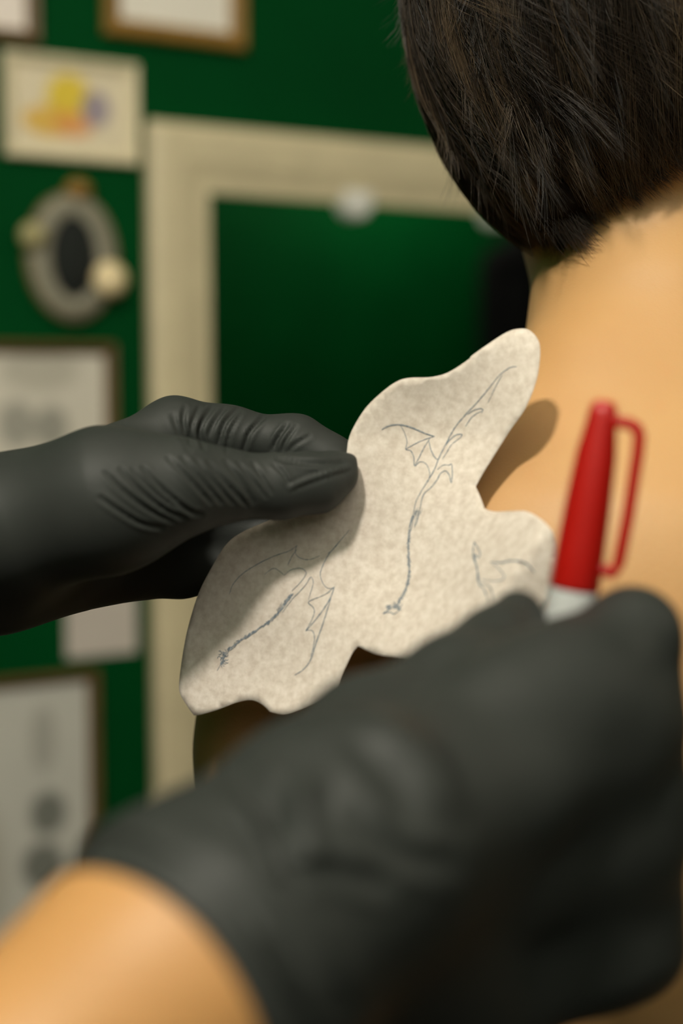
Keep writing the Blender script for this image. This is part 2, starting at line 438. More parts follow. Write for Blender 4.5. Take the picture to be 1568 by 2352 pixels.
# jacket on the opposite wall, seen as the dark shape in the mirror
def mirror_hit(px, py):
    r = P(px, py, 1.0)-CAM; t = ((W0+NW*.008-CAM)@NW)/(r@NW); q = CAM+r*t; r2 = r-2*(r@NW)*NW
    s = (ND-(q-W0)@NW)/(r2@NW); q = q+r2*s; return (q-W0)@U, q[2]
ju, jz = mirror_hit(1160, 510)
s = SDF(.05); A0 = lambda du, dz, n: wp(ju+du, jz+dz, ND-n-.035)
s.cone(A0(0, -.02, .05), A0(0, -.12, .07), .03, .06); s.cone(A0(-.12, -.16, .07), A0(.12, -.16, .07), .05, .05)
s.cone(A0(0, -.15, .07), A0(0, -.62, .08), .07, .09); s.cone(A0(-.09, -.2, .07), A0(-.1, -.62, .075), .05, .06); s.cone(A0(.09, -.2, .07), A0(.1, -.62, .075), .05, .06)
s.cone(A0(-.15, -.2, .07), A0(-.17, -.66, .08), .045, .035, .02); s.cone(A0(.15, -.2, .07), A0(.17, -.66, .08), .045, .035, .02)
V, F = s.mesh(.012, 2)
jk = tag(obj('jacket', V, F, M['black'], None, loc=tuple(A0(0, -.35, .07))), 'black jacket hanging on the wall, a dark shape in the mirror', 'jacket')
hk = fix(obj('coat_hook', *boxv(A0(0, .0, .02), AX, (.012, .02, .03)), M['metal'], None, smooth=False, loc=tuple(A0(0, 0, .02))))
tag(hk, 'steel hook holding up the black jacket', 'hook')

# ------------------------------------------------------------------ the client
client = empty('person', (.13, .66, 0), 'bare-backed seated person with short dark brown hair, seen from behind', 'person')
HD = P(1470, -40, .600); HF = rotz_axes(math.sin(math.radians(55)), math.cos(math.radians(55)))   # head turned to the right
def hp(l, f, v): return HD+HF[0]*l+HF[1]*f+HF[2]*v
s = SDF(.03)
s.ell(HD, HF, (.074, .095, .113)); s.ell(hp(0, .03, -.055), HF, (.058, .062, .068), .04)             # skull, jaw
s.ell(hp(0, .075, -.105), HF, (.022, .02, .018), .03)                                                # chin
s.cone(hp(0, .094, .005), hp(0, .108, -.035), .008, .012, .012); s.ell(hp(0, .090, -.072), HF, (.024, .012, .010), .010)
for l in (-1, 1):
    s.carve(hp(l*.032, .100, .004), HF, (.018, .014, .011), .012)
    s.ell(hp(l*.078, -.002, -.02), HF, (.008, .018, .030), .006)
NK = P(1492, 260, .625)
s.chain([hp(0, -.015, -.04), P(1500, 540, .632), P(1514, 790, .594)], [.048, .0510, .0505], .02)
s.cone(P(1514, 790, .594), P(1490, 1300, .566), .0510, .080, .02)
s.cone(P(1345, 945, .562), P(775, 1450, .588), .031, .032, .026)
s.cone(P(1655, 945, .562), P(2205, 1450, .588), .031, .032, .026)
BODY = rotz_axes(0, 1)
s.ell(P(1485, 1700, .585), BODY, (.135, .105, .140), .03)
s.ell(P(1180, 1560, .552), BODY, (.055, .045, .08), .05); s.ell(P(1790, 1560, .552), BODY, (.055, .045, .08), .05)
for sx in (-1, 1):
    x = 1490+sx*725
    s.chain([P(x, 1480, .592), P(x+sx*10, 1720, .590), P(x+sx*15, 2900, .60)], [.047, .049, .040], .03)
    e_ = P(x+sx*15, 2900, .60)
    s.chain([e_, np.array([.13+sx*.15, .82, .66]), np.array([.13+sx*.10, .93, .645])], [.040, .030, .032], .02)
    for fi in range(4):
        b = np.array([.13+sx*(.085+.0), .955, .645])+np.array([sx*(.03-.022*fi), 0, 0]); s.cone(b, b+np.array([0, .055+.008*(fi in (1, 2)), -.012]), .0095, .008, .006)
    s.cone(np.array([.13+sx*.075, .93, .64]), np.array([.13+sx*.05, .975, .64]), .011, .009, .008)
hipz = .60
s.cone(P(1485, 1800, .64), np.array([.13, .66, hipz]), .118, .125, .06); s.ell((.13, .66, .585), BODY, (.165, .12, .10), .05)
def legs(s, base, fwd, hw=.09, r=1.0, foot=True):
    b = np.array(base); f = np.array([fwd[0], fwd[1], 0.]); l = np.array([-fwd[1], fwd[0], 0.])
    for sx in (-1, 1):
        h = b+l*sx*hw+np.array([0, 0, .535]); k = b+f*.40+l*sx*(hw+.03)+np.array([0, 0, .535]); a = b+f*.42+l*sx*(hw+.03)+np.array([0, 0, .09])
        s.chain([h, k, a], [.082*r, .058*r, .038*r], .03)
        if foot: s.chain([a+np.array([0, 0, -.045]), a+f*.15+np.array([0, 0, -.06])], [.036, .028], .03)
legs(s, (.13, .66, 0), (0, 1))
V, F = s.mesh(.0042, 2); VB, FB = V, F; obj('body', V, F, M['skin'], client, loc=(.13, .66, .8))
s = SDF(.03); s.cone((.13, .66, .64), (.13, .66, hipz), .128, .131, .06); s.ell((.13, .66, .585), BODY, (.172, .127, .105), .05); legs(s, (.13, .66, 0), (0, 1), .09, 1.12, False)
s.cut((.13, .66, .69), (0, 0, 1)); V, F = s.mesh(.008, 2); obj('trousers', V, F, M['denim'], client, loc=(.13, .66, .5))

# hair
HR = np.array([.085, .104, .122])
HLA, HLB = P(1225, 560, .56), P(1585, 345, .56)
hl_n = np.cross(HLB-HLA, HF[1]*.5+np.array([0, 1.0, 0])); hl_n /= np.linalg.norm(hl_n)
if hl_n[2] > 0: hl_n = -hl_n                                     # points down, out of the hair
s = SDF(.012); s.ell(HD, HF, HR-.006); s.cone(P(1400, 250, .585), P(1296, 500, .566), .048, .010, .03)
s.cut(HLA, hl_n, .01)
s.carve(hp(0, .13, -.05), HF, (.075, .075, .085), .02)            # face opening
V, F = s.mesh(.003, 2)
hair = obj('hair', V, F, M['scalp'], client, loc=tuple(HD))
# locks: bundles of strands lying over the head and curving off at the tips
def on_head(th, ph, k):
    """th: angle down from the crown, ph: heading round the head (0 = back of the head), k: layer height"""
    l = math.sin(th)*math.sin(ph); f = -math.sin(th)*math.cos(ph); v = math.cos(th)
    return hp(l*HR[0]*k, f*HR[1]*k, v*HR[2]*k)
SV = []; SF = []; ST_ = []; nv = 0; TONE = .35
def add_strand(pts, rad):
    global nv
    pts = np.asarray(pts); n = len(pts); T = np.gradient(pts, axis=0); T /= np.linalg.norm(T, axis=1)[:, None]+1e-12
    A = np.cross(T, UPV*.3+RGT*.2+FWD); A /= np.linalg.norm(A, axis=1)[:, None]+1e-12; B = np.cross(T, A)
    tt = np.linspace(0, 1, n); r = rad*np.minimum(1, (1.02-tt)*2.2+.12)
    ring = np.stack([pts+r[:, None]*(math.cos(a)*A+math.sin(a)*B) for a in (0, 2.094, 4.189)], 1).reshape(-1, 3)
    SV.append(ring); i = np.arange(n-1)[:, None]*3
    for a in range(3):
        b = (a+1) % 3; SF.append(nv+np.concatenate([i+a, i+b, i+3+b, i+3+a], 1))
    nv += len(ring); ST_.append(np.full(len(ring), min(1, max(0, TONE+random.gauss(0, .10)))))
def lock(th0, ph0, length, layer, drift, flick, spread, ns, rad=.00009):
    global TONE
    npt = 11; ts = np.linspace(0, 1, npt); TONE = random.choice((.08, .2, .3, .4, .5, .7)); flip = random.choice((0, 0, .25, .5))
    for _ in range(ns):
        a0 = random.gauss(0, spread); b0 = random.gauss(0, spread*.35); kl = .026*math.exp(-(a0/spread)**2*.8)-.014+random.uniform(-.006, .006); ln = length*random.uniform(.78, 1.05)
        wob = random.uniform(-.03, .03); lim = random.uniform(-.004, .010); fl = flick*random.uniform(.3, 1.4); pts = []
        for t in ts:
            gather = 1-.84*t**.8
            th = th0+b0+ln*t; ph = ph0+a0*gather+drift*t**2.6+flip*max(0, t-.55)**1.6*1.6+wob*math.sin(3*t)
            k = layer+kl+.018*math.sin(math.pi*min(1, t*1.1))*.8+fl*max(0, t-.7)**2*2.2
            p = on_head(th, ph, k)
            if (p-HLA)@hl_n > lim: break
            pts.append(p)
        if len(pts) > 3: add_strand(pts, rad*random.uniform(.7, 1.25))
for i in range(560):
    th0 = random.uniform(.55, 2.0); ph0 = random.uniform(-1.5, 1.7)
    lock(th0, ph0, random.uniform(.6, 1.1), random.uniform(.965, 1.028), random.gauss(.14, .12), random.choice((0, 0, .1, .2, .35, .6))*(.30 if ph0 < -.2 else 1), random.uniform(.03, .065), 34, .00012)
for i in range(60):                                              # loose outer strands
    lock(random.uniform(.8, 1.7), random.uniform(-.3, 1.3), random.uniform(.5, .9), 1.045, random.gauss(.3, .15), random.choice((.1, .3, .5)), .05, 3, .00008)
for i in range(170):                                             # shorter choppy layers with tips turned to the right
    ph0 = random.uniform(-.9, 1.2)
    lock(random.uniform(1.05, 2.1), ph0, random.uniform(.25, .5), random.uniform(1.0, 1.03), random.uniform(.05, .26), random.choice((.15, .4, .9))*(.5 if ph0 < -.2 else 1), random.uniform(.02, .045), 22, .00011)
HLC = np.array([(1150,440),(1200,495),(1240,545),(1282,562),(1312,545),(1338,500),(1400,460),(1480,432),(1568,372),(1660,300),(1800,220)], float)
pxb, db = proj(VB); NB = vnormals(VB, FB); vw = VB-CAM; vw /= np.linalg.norm(vw, axis=1)[:, None]
off = pxb[:, 1]-np.interp(pxb[:, 0], HLC[:, 0], HLC[:, 1])
ok = np.nonzero((pxb[:, 0] > 1150) & (pxb[:, 0] < 1700) & (off > -90) & (off < 22) & ((NB*vw).sum(1) < .1) & (pxb[:, 1] > 150))[0]
TONE = .25
for i in range(9000):                                            # short hairs fading out over the nape
    j = int(rng.choice(ok)); o = off[j]
    if random.random() > min(1, max(.04, (16-o)/40)): continue
    a = VB[j]+rng.normal(0, .0018, 3); a = a-NB[j]*((a-VB[j])@NB[j])+NB[j]*.0002
    right = min(1, max(0, (pxb[j, 0]-1230)/250)); ln = random.uniform(.005, .011)*(1 if o < -15 else .55)
    dv = RGT*(.35+.5*right+random.gauss(0, .25))-UPV*(1.0-.35*right)+NB[j]*.10; dv = dv-NB[j]*min(0, dv@NB[j]); dv = dv/np.linalg.norm(dv)*ln
    tt = np.linspace(0, 1, 4)[:, None]; add_strand(a+dv*tt+NB[j]*(.0012*np.sin(tt*2.6)), random.uniform(.00004, .00007))
for i in range(900):                                             # the pointed nape corner
    t = random.random(); a = P(1190+100*t+random.gauss(0, 20), 360+120*t+random.gauss(0, 18), .572-.012*t+random.uniform(-.004, .003))
    dv = RGT*random.gauss(.008, .004)-UPV*random.uniform(.010, .022)+FWD*random.uniform(-.002, .003); tt = np.linspace(0, 1, 6)[:, None]
    add_strand(a+dv*tt+RGT*.005*tt**2, .00007)
V = np.concatenate(SV); F = np.concatenate(SF)
st = obj('hair_strands', V, F, M['hair'], None, loc=tuple(HD)); st.parent = hair; st.matrix_parent_inverse = Matrix.Identity(4); st.location = (0, 0, 0); st['kind'] = 'stuff'
ta = st.data.attributes.new('tone', 'FLOAT', 'POINT'); ta.data.foreach_set('value', np.concatenate(ST_).astype(np.float32))

def stool(loc, label, h):
    x, y = loc; e = empty('stool', (x, y, 0), label, 'stool')
    def lathe(name, prof, mat, seg=32):
        v = [(x+r*math.cos(2*math.pi*i/seg), y+r*math.sin(2*math.pi*i/seg), z) for (r, z) in prof for i in range(seg)]
        f = [(a*seg+i, a*seg+(i+1) % seg, (a+1)*seg+(i+1) % seg, (a+1)*seg+i) for a in range(len(prof)-1) for i in range(seg)]+[tuple(range(seg)), tuple(range((len(prof)-1)*seg, len(prof)*seg))]
        return fix(obj(name, v, f, mat, e, loc=(x, y, prof[0][1])))
    lathe('seat', [(.16, h-.07), (.175, h-.055), (.178, h-.02), (.165, h-.003), (.15, h)], M['black'])
    lathe('column', [(.025, .06), (.025, h-.068)], M['metal']); lathe('base', [(.2, 0), (.2, .015), (.05, .06), (.03, .062)], M['metal'])
stool((.13, .66), 'round black stool under the bare-backed person', .436)

# ------------------------------------------------------------------ the artist
artist = empty('person', (-.58, .24, 0), 'tattoo artist in black nitrile gloves holding a paper stencil and a marker', 'person')
AB = rotz_axes(1, 0)
WR = P(436, 2230, .292); RD = np.array(RGT*-.74+UPV*-.56+FWD*-.36); RD /= np.linalg.norm(RD)
RE = WR+RD*.25; LW = P(-40, 1255, .512); LE = np.array([-.37, .52, .83])
SR = np.array([-.50, .05, 1.00]); SL = np.array([-.56, .43, 1.02])
s = SDF(.03)
s.chain([P(900, 1850, .34), WR, WR+RD*.10, RE, SR], [.020, .0275, .033, .041, .05], .02)
s.chain([P(300, 1170, .530), LW, LW+(LE-LW)*.4, LE, SL], [.010, .019, .030, .040, .05], .01)
s.cone(SR, SL, .06, .06, .05); s.ell((-.58, .24, .86), AB, (.17, .11, .22), .05); s.cone((-.58, .24, .75), (-.58, .24, .6), .115, .125, .05); s.ell((-.58, .24, .585), AB, (.165, .12, .10), .05)
legs(s, (-.58, .24, 0), (1, 0))
AH = np.array([-.54, .24, 1.28]); ap = lambda l, f, v: AH+AB[0]*l+AB[1]*f+AB[2]*v
s.cone((-.57, .24, 1.03), ap(0, -.01, -.05), .058, .052, .04); s.ell(AH, AB, (.074, .095, .113)); s.ell(ap(0, .03, -.055), AB, (.058, .062, .068), .04); s.ell(ap(0, .075, -.105), AB, (.022, .02, .018), .03)
s.cone(ap(0, .094, .005), ap(0, .108, -.035), .008, .012, .012); s.ell(ap(0, .09, -.072), AB, (.024, .012, .01), .01)
for l in (-1, 1):
    s.carve(ap(l*.032, .1, .004), AB, (.018, .014, .011), .012); s.ell(ap(l*.078, -.002, -.02), AB, (.008, .018, .03), .006)
V, F = s.mesh(.0045, 2); obj('body', V, F, M['skin2'], artist, loc=(-.58, .24, .8))
s = SDF(.03); s.cone(SR, SL, .068, .068, .05); s.ell((-.58, .24, .86), AB, (.178, .118, .225), .05); s.cone((-.58, .24, .75), (-.58, .24, .61), .124, .14, .05)
s.cone(SR, SR+(RE-SR)*.5, .06, .058, .03); s.cone(SL, SL+(LE-SL)*.5, .06, .058, .03); V, F = s.mesh(.009, 2); obj('t_shirt', V, F, M['black'], artist, loc=(-.58, .24, .8))
s = SDF(.03); s.ell((-.58, .24, .58), AB, (.178, .135, .112), .05); legs(s, (-.58, .24, 0), (1, 0), .09, 1.14, False); V, F = s.mesh(.009, 2); obj('trousers', V, F, M['denim'], artist, loc=(-.58, .24, .5))
s = SDF(.012); s.ell(AH, AB, (.083, .104, .122)); s.carve(ap(0, .12, -.05), AB, (.08, .09, .11), .02); s.cut(ap(0, 0, -.06), (0, 0, -1)); V, F = s.mesh(.006, 2); obj('hair', V, F, M['scalp'], artist, loc=tuple(AH))
stool((-.58, .24), 'round black stool under the gloved tattoo artist', .436)

Z1 = lambda pts, k=1.742, x0=0, y0=850: [(x0+x/k, y0+y/k) for x, y in pts]
# left glove: thumb in front of the paper, index and the other fingers behind it
s = SDF(.012)
s.chain([P(-420, 1350, .50), P(-200, 1300, .505), P(0, 1240, .510)], [.025, .024, .023], .012)
s.cone(P(-420, 1265, .49), P(0, 1186, .500), .018, .0155, .012); s.cone(P(-420, 1430, .515), P(0, 1330, .527), .019, .0160, .012)
s.cone(P(0, 1180, .500), P(405, 992, .528), .0165, .0112, .012)                # radial edge to the index knuckle
s.cone(P(0, 1240, .510), P(400, 1110, .542), .024, .015, .015)
s.cone(P(0, 1310, .520), P(360, 1230, .550), .018, .016, .015); s.cone(P(0, 1332, .527), P(320, 1300, .552), .0150, .0125, .012)
s.chain([P(70, 1215, .492), P(250, 1150, .490), P(420, 1118, .488)], [.019, .0215, .0155], .018)   # thenar
s.chain([P(400, 1118, .488), P(520, 1115, .493), P(645, 1117, .497), P(730, 1106, .500), P(776, 1090, .5025)], [.0145, .0108, .0100, .0086, .0056], .008)  # thumb
s.cone(P(720, 1090, .500), P(797, 1064, .5035), .0055, .0024, .005); s.cone(P(740, 1125, .501), P(788, 1098, .5035), .0060, .0032, .006)
s.cone(P(765, 1066, .502), P(806, 1055, .5048), .0042, .0014, .003)
s.chain([P(400, 990, .530), P(520, 1003, .533), P(680, 1022, .532), P(760, 1062, .530), P(815, 1100, .526)], [.0118, .0102, .0098, .0085, .0068], .008)  # index
s.chain([P(390, 1080, .548), P(560, 1105, .556), P(690, 1135, .552), P(790, 1180, .538)], [.012, .0105, .0098, .0075], .008)     # middle
s.chain([P(370, 1190, .552), P(540, 1215, .560), P(650, 1260, .553), P(690, 1310, .540)], [.012, .0102, .0095, .0075], .008)     # ring
s.chain([P(330, 1285, .545), P(420, 1305, .556), P(520, 1300, .560), P(600, 1340, .545)], [.0115, .0100, .0085, .007], .008)    # little
V, F = s.mesh(.00075, 2)
wr = [([(740,150),(732,205),(748,260),(772,302)], 6, .0011), ([(795,150),(766,220),(762,290)], 5, .0008), ([(850,150),(815,200),(800,250),(815,312)], 6, .0011),
 ([(900,152),(860,205),(835,260)], 5, .0007), ([(952,156),(900,212),(872,300)], 6, .0011), ([(968,165),(920,250),(905,330)], 5, .0007),
 ([(1062,180),(1000,250),(975,322)], 6, .0011), ([(1150,218),(1112,270),(1090,320)], 6, .0013), ([(1185,225),(1145,280),(1130,330)], 5, .0007), ([(1240,262),(1175,302),(1150,332)], 5, .0006),
 ([(420,410),(500,490),(600,562),(690,604)], 6, .0011), ([(482,396),(560,480),(660,560),(740,592)], 6, .0010), ([(530,400),(620,490),(705,552)], 5, .0008), ([(572,392),(642,470),(750,560),(805,578)], 6, .0010),
 ([(400,510),(470,560),(560,612),(645,632)], 6, .0010), ([(672,350),(760,440),(842,530)], 6, .0009), ([(728,350),(800,430),(882,530)], 6, .0010), ([(782,360),(850,440),(930,532)], 6, .0008),
 ([(832,370),(920,470),(985,540)], 6, .0010), ([(900,365),(960,440),(1012,530)], 6, .0010), ([(952,370),(1002,430),(1062,510)], 5, .0008), ([(1010,370),(1050,430),(1085,492)], 5, .0008), ([(1088,370),(1130,412),(1160,462)], 5, .0008),
 ([(1158,470),(1250,432),(1395,388)], 6, -.0009), ([(1110,358),(1250,374),(1372,374)], 7, .0012), ([(690,180),(720,250),(760,320)], 7, .0006)]
V = folds(V, F, [(Z1(p), a*1.0, b) for p, a, b in wr])
obj('glove', V, F, M['glove'], artist, loc=tuple(P(200, 1200, .5)))['label'] = 'black glove on the hand pinching the stencil'

# right glove: fist round the marker
s = SDF(.014)
NC = RD-FWD*.38; NC /= np.linalg.norm(NC)
s.cone(WR+RD*.03, WR, .0325, .0315, .01); s.cone(WR, P(806, 1930, .315), .0312, .0290, .015)
MC = {'i': P(1150, 1650, .348), 'm': P(1170, 1800, .344), 'r': P(1150, 1990, .356), 'l': P(1090, 2200, .374)}
for k_, r0, r1 in (('i', .020, .0155), ('m', .022, .0165), ('r', .022, .0165), ('l', .022, .0165)):
    s.cone(P(740, 1985, .318), MC[k_], r0, r1, .015)
s.cone(P(660, 2130, .325), P(1080, 2270, .375), .024, .020, .015)
PI = {'i': P(1452, 1460, .372), 'm': P(1446, 1660, .372), 'r': P(1452, 1890, .380), 'l': P(1448, 2165, .394)}
DI = {'i': P(1420, 1500, .398), 'm': P(1440, 1680, .402), 'r': P(1440, 1890, .408), 'l': P(1420, 2130, .416)}
TI = {'i': P(1345, 1560, .402), 'm': P(1280, 1720, .404), 'r': P(1270, 1890, .406), 'l': P(1250, 2080, .410)}
for k_, r in (('i', .0118), ('m', .0125), ('r', .0128), ('l', .0135)):
    s.chain([MC[k_], PI[k_], DI[k_], TI[k_]], [r*1.2, r*.95, r*.82, r*.66], .008)
s.cone(P(1300, 1610, .356), P(1280, 2160, .384), .016, .018, .015); s.cone(P(1390, 1640, .364), P(1390, 2150, .388), .013, .015, .012)
s.chain([P(1450, 1560, .374), P(1450, 1800, .377), P(1455, 2050, .389)], [.0115, .0122, .0130], .008)
s.chain([P(720, 1850, .325), P(840, 1705, .345), P(1048, 1574, .365), P(1132, 1500, .378), P(1187, 1408, .387)], [.0180, .0148, .0122, .0102, .0064], .008)  # thumb
s.cone(P(1150, 1490, .380), P(1196, 1445, .387), .009, .0062, .006)
s.cut(WR, NC, .002)
V, F = s.mesh(.0011, 2)
Z5 = lambda pts: [(200+x/1.146, 1500+y/1.146) for x, y in pts]
wr = [([(380,320),(470,390),(550,500)], 34, .0028), ([(600,330),(560,420),(600,500)], 30, -.0022), ([(540,585),(650,575),(780,610)], 24, .0022), ([(480,640),(560,750),(660,930)], 30, .0028),
      ([(430,690),(510,850),(550,980)], 30, -.0022), ([(740,170),(880,260),(960,390)], 36, -.0018), ([(680,220),(800,330),(850,450)], 36, .0015), ([(440,440),(520,540),(560,580)], 22, .0022), ([(400,400),(470,520),(480,640)], 26, -.0018), ([(700,430),(800,520),(960,560)], 30, .0012)]
V = folds(V, F, [(Z5(p), a, b) for p, a, b in wr])
obj('glove', V, F, M['glove'], artist, loc=tuple(P(900, 1850, .34)))['label'] = 'black glove on the fist holding the marker'
# cuff ring of the right glove
A_ = np.cross(NC, FWD); A_ /= np.linalg.norm(A_); B_ = np.cross(NC, A_); ST = 1/(NC@RD)
v = []; f = []; seg = 64
prof = [(.0310, -.010), (.0326, -.008), (.0332, -.003), (.0330, .002), (.0326, .005), (.0332, .0065), (.0328, .0085), (.0316, .0082), (.0300, .004)]
for (r, hh) in prof:
    for i in range(seg):
        a = 2*math.pi*i/seg; rr = r*(1+.008*math.sin(3*a+1)+.005*math.sin(7*a)); v.append(WR+RD*(hh+.002*math.sin(2*a+.6))+rr*(A_*math.cos(a)+B_*ST*math.sin(a)))
for r in range(len(prof)-1):
    for i in range(seg): f.append((r*seg+i, r*seg+(i+1) % seg, (r+1)*seg+(i+1) % seg, (r+1)*seg+i))
fix(obj('glove_cuff', v, f, M['glove'], artist, loc=tuple(WR)))

# ------------------------------------------------------------------ the paper stencil
def pd(x, y):
    """distance of the sheet at a traced point: held flat at the left, its right lobe curling towards the camera"""
    x = np.asarray(x, float); y = np.asarray(y, float)
    t = np.clip(((x-880)+(y-1000)*.7)/400, 0, None)
    d = .511-.030*np.minimum(t, 1.3)**2
    d = d+.010*np.clip((760-x)/350, 0, 1)**1.5+.0012*np.sin(x/85+y/140)+.0009*np.sin(y/60-x/120)
    return d-.006*np.clip((1000-y)/200, 0, 1)
OUT = [[(1112,1168),(1135,1175),(1175,1174),(1210,1175),(1245,1195),(1270,1222)], [(1276,1260),(1272,1330),(1245,1400),(1200,1450),(1100,1500),(1000,1512),(900,1508),(860,1501),(822,1484)],
       [(810,1498),(798,1522),(784,1552),(776,1574)], [(745,1600),(700,1624),(655,1640),(620,1635)], [(602,1618),(578,1608),(545,1613),(500,1630),(462,1641),(445,1643)],
       [(430,1622),(413,1592),(412,1560),(420,1500),(432,1440),(455,1365),(488,1300),(520,1250),(560,1220),(640,1185),(705,1150),(762,1102),(792,1055),(800,1010),(815,975),(842,934),(880,898),(912,876),(940,868),(990,866),(1030,855),(1075,826),(1082,818),(1118,792),(1160,765),(1185,756),(1212,757),(1232,775),(1240,800),(1237,845),(1228,885),(1205,940),(1170,990),(1135,1045),(1110,1085),(1092,1118)],
       [(1103,1142),(1112,1168)]]
ring = []; prev = OUT[-1][-1]
for seg_ in OUT:
    c = spline([prev]+seg_ if prev != seg_[0] else seg_, n=6); ring += [tuple(p) for p in c[:-1]]; prev = seg_[-1]
clean = []
for p in ring:
    if not clean or math.hypot(p[0]-clean[-1][0], p[1]-clean[-1][1]) > 1.5: clean.append(p)
if math.hypot(clean[0][0]-clean[-1][0], clean[0][1]-clean[-1][1]) < 1.5: clean.pop()
ring = clean
def inside(pts, poly):
    x, y = pts[:, 0], pts[:, 1]; c = np.zeros(len(pts), bool); q = np.array(poly); r_ = np.roll(q, 1, 0)
    for (x1, y1), (x2, y2) in zip(q, r_):
        k = ((y1 > y) != (y2 > y)) & (x < (x2-x1)*(y-y1)/((y2-y1) if y2 != y1 else 1e-9)+x1); c ^= k
    return c
gx, gy = np.meshgrid(np.arange(420, 1280, 16.), np.arange(760, 1640, 16.)); g = np.stack([gx.ravel()+rng.uniform(-2, 2, gx.size), gy.ravel()+rng.uniform(-2, 2, gx.size)], 1)
g = g[inside(g, ring)]; rr = np.array(ring); g = g[np.array([((rr-p)**2).sum(1).min() > 49 for p in g])]
pts = [Vector(p) for p in ring]+[Vector(p) for p in g]; n = len(ring)
vo, eo, fo, *_ = delaunay_2d_cdt(pts, [(i, (i+1) % n) for i in range(n)], [], 1, 1e-4)
V2 = np.array([v[:] for v in vo]); D2 = pd(V2[:, 0], V2[:, 1])
V3 = np.array([P(x, y, d) for (x, y), d in zip(V2, D2)])
pl = tuple(P(800, 1200, .51))
paper = obj('paper_stencil', V3, [tuple(f) for f in fo], M['paper'], None, loc=pl); fix(paper)
m = paper.modifiers.new('thickness', 'SOLIDIFY'); m.thickness = .00012; m.offset = 0
tag(paper, 'cut-out sheet of tracing paper with three dragon line drawings, pinched by a gloved hand', 'paper')

# the drawn lines, as thin ink ribbons lying on the sheet
ZP = lambda pts: [(400+x/1.7422, 740+y/1.7422) for x, y in pts]
IV = []; IF = []
def ink(pts, wpx=2.2, jit=.5, curve=True):
    c = spline(ZP(pts), n=9) if curve else np.array(ZP(pts))
    if len(c) < 2: return
    T = np.gradient(c, axis=0); T /= np.linalg.norm(T, axis=1)[:, None]+1e-9; Nn = np.stack([-T[:, 1], T[:, 0]], 1)
    c = c+Nn*rng.normal(0, jit*.35, (len(c), 1)); n = len(c)
    wv = wpx*(.55+.45*np.sin(np.pi*np.linspace(.08, .92, n)))*rng.uniform(.7, 1.2, n)
    a = c+Nn*wv[:, None]/2; b = c-Nn*wv[:, None]/2; base = sum(len(x) for x in IV)
    q = np.concatenate([a, b]); dd = pd(q[:, 0], q[:, 1])-.00022
    IV.append(np.array([P(x, y, d) for (x, y), d in zip(q, dd)]))
    for i in range(n-1): IF.append((base+i, base+i+1, base+n+i+1, base+n+i))
def hatch(pts, width, nst, ln, wpx=1.6):
    c = spline(pts, n=30)
    for _ in range(nst):
        i = random.randrange(0, len(c)-2); t = c[min(i+2, len(c)-1)]-c[i]; t = t/(np.linalg.norm(t)+1e-9); nn = np.array([-t[1], t[0]])
        o = random.uniform(-1, 1)*width/2; s0 = c[i]+nn*o; s1 = s0+t*ln*random.uniform(.5, 1.2)+nn*random.gauss(0, 2.5)
        ink([tuple(s0), tuple(s1)], wpx, .2, False)
def scribble(cx, cy, rx, ry, nst):
    for _ in range(nst):
        a = random.uniform(0, 6.28); q_ = random.random()**.5; x = cx+rx*math.cos(a)*q_; y = cy+ry*math.sin(a)*q_; r = random.uniform(4, 8)
        ink([(x+r*math.cos(q), y+r*math.sin(q)*1.2) for q in np.linspace(a, a+random.uniform(2.5, 5), 6)], 1.5, .2)
ink([(830,430),(858,415),(900,410),(950,422),(1000,444),(1042,458)], 3.2); ink([(905,414),(922,445),(931,480),(926,508),(946,515),(958,540),(961,575),(980,560),(1000,562),(1015,580),(1022,610),(1014,640)], 2)
ink([(1036,458),(990,474),(950,494),(926,508)], 2); ink([(1022,465),(1000,500),(980,540),(962,573)], 2); ink([(1018,470),(1025,505),(1040,538),(1056,552)], 2.4)
ink([(1370,178),(1342,182),(1300,213),(1260,262),(1210,322),(1160,375),(1120,425),(1085,490),(1060,540),(1040,590),(1010,640),(985,682),(966,720),(956,770),(942,822)], 2.2)
ink([(1312,210),(1285,258),(1255,322)], 1.5); ink([(1172,370),(1195,354),(1222,346),(1234,350),(1228,364)], 2.2); ink([(1228,356),(1192,378),(1165,417)], 1.8)
ink([(1085,492),(1105,468),(1130,450),(1152,450),(1140,464)], 2.6); ink([(1145,462),(1110,488),(1090,520),(1072,548)], 1.8)
ink([(1052,590),(1075,572),(1098,572),(1110,570),(1112,612),(1108,642),(1100,612),(1085,595),(1065,605),(1050,632),(1028,660),(1000,685),(990,710),(984,742),(970,792),(960,822)], 2.2)
hatch([(972,745),(952,790),(940,850),(935,900),(938,950),(940,1000),(932,1050),(916,1090),(898,1120)], 11, 170, 13, 1.8); ink([(955,770),(940,822),(936,900),(939,960),(940,1005),(931,1052),(900,1112)], 2.6)
hatch([(985,740),(970,770),(962,810)], 20, 9, 34, 1.1); scribble(878, 1144, 28, 18, 20); ink([(905,1122),(880,1138),(835,1166),(862,1160),(880,1168),(900,1150),(912,1128)], 2)
hatch([(470,1085),(440,1130),(390,1190),(330,1232),(262,1275),(218,1310)], 11, 160, 13, 1.8); ink([(475,1085),(430,1145),(380,1198),(320,1238),(260,1278),(212,1316)], 2.4); scribble(196, 1344, 18, 34, 22); ink([(225,1305),(205,1335),(190,1360),(172,1395)], 1.6)
hatch([(475,1080),(455,1105),(430,1140)], 22, 8, 28, 1.1)
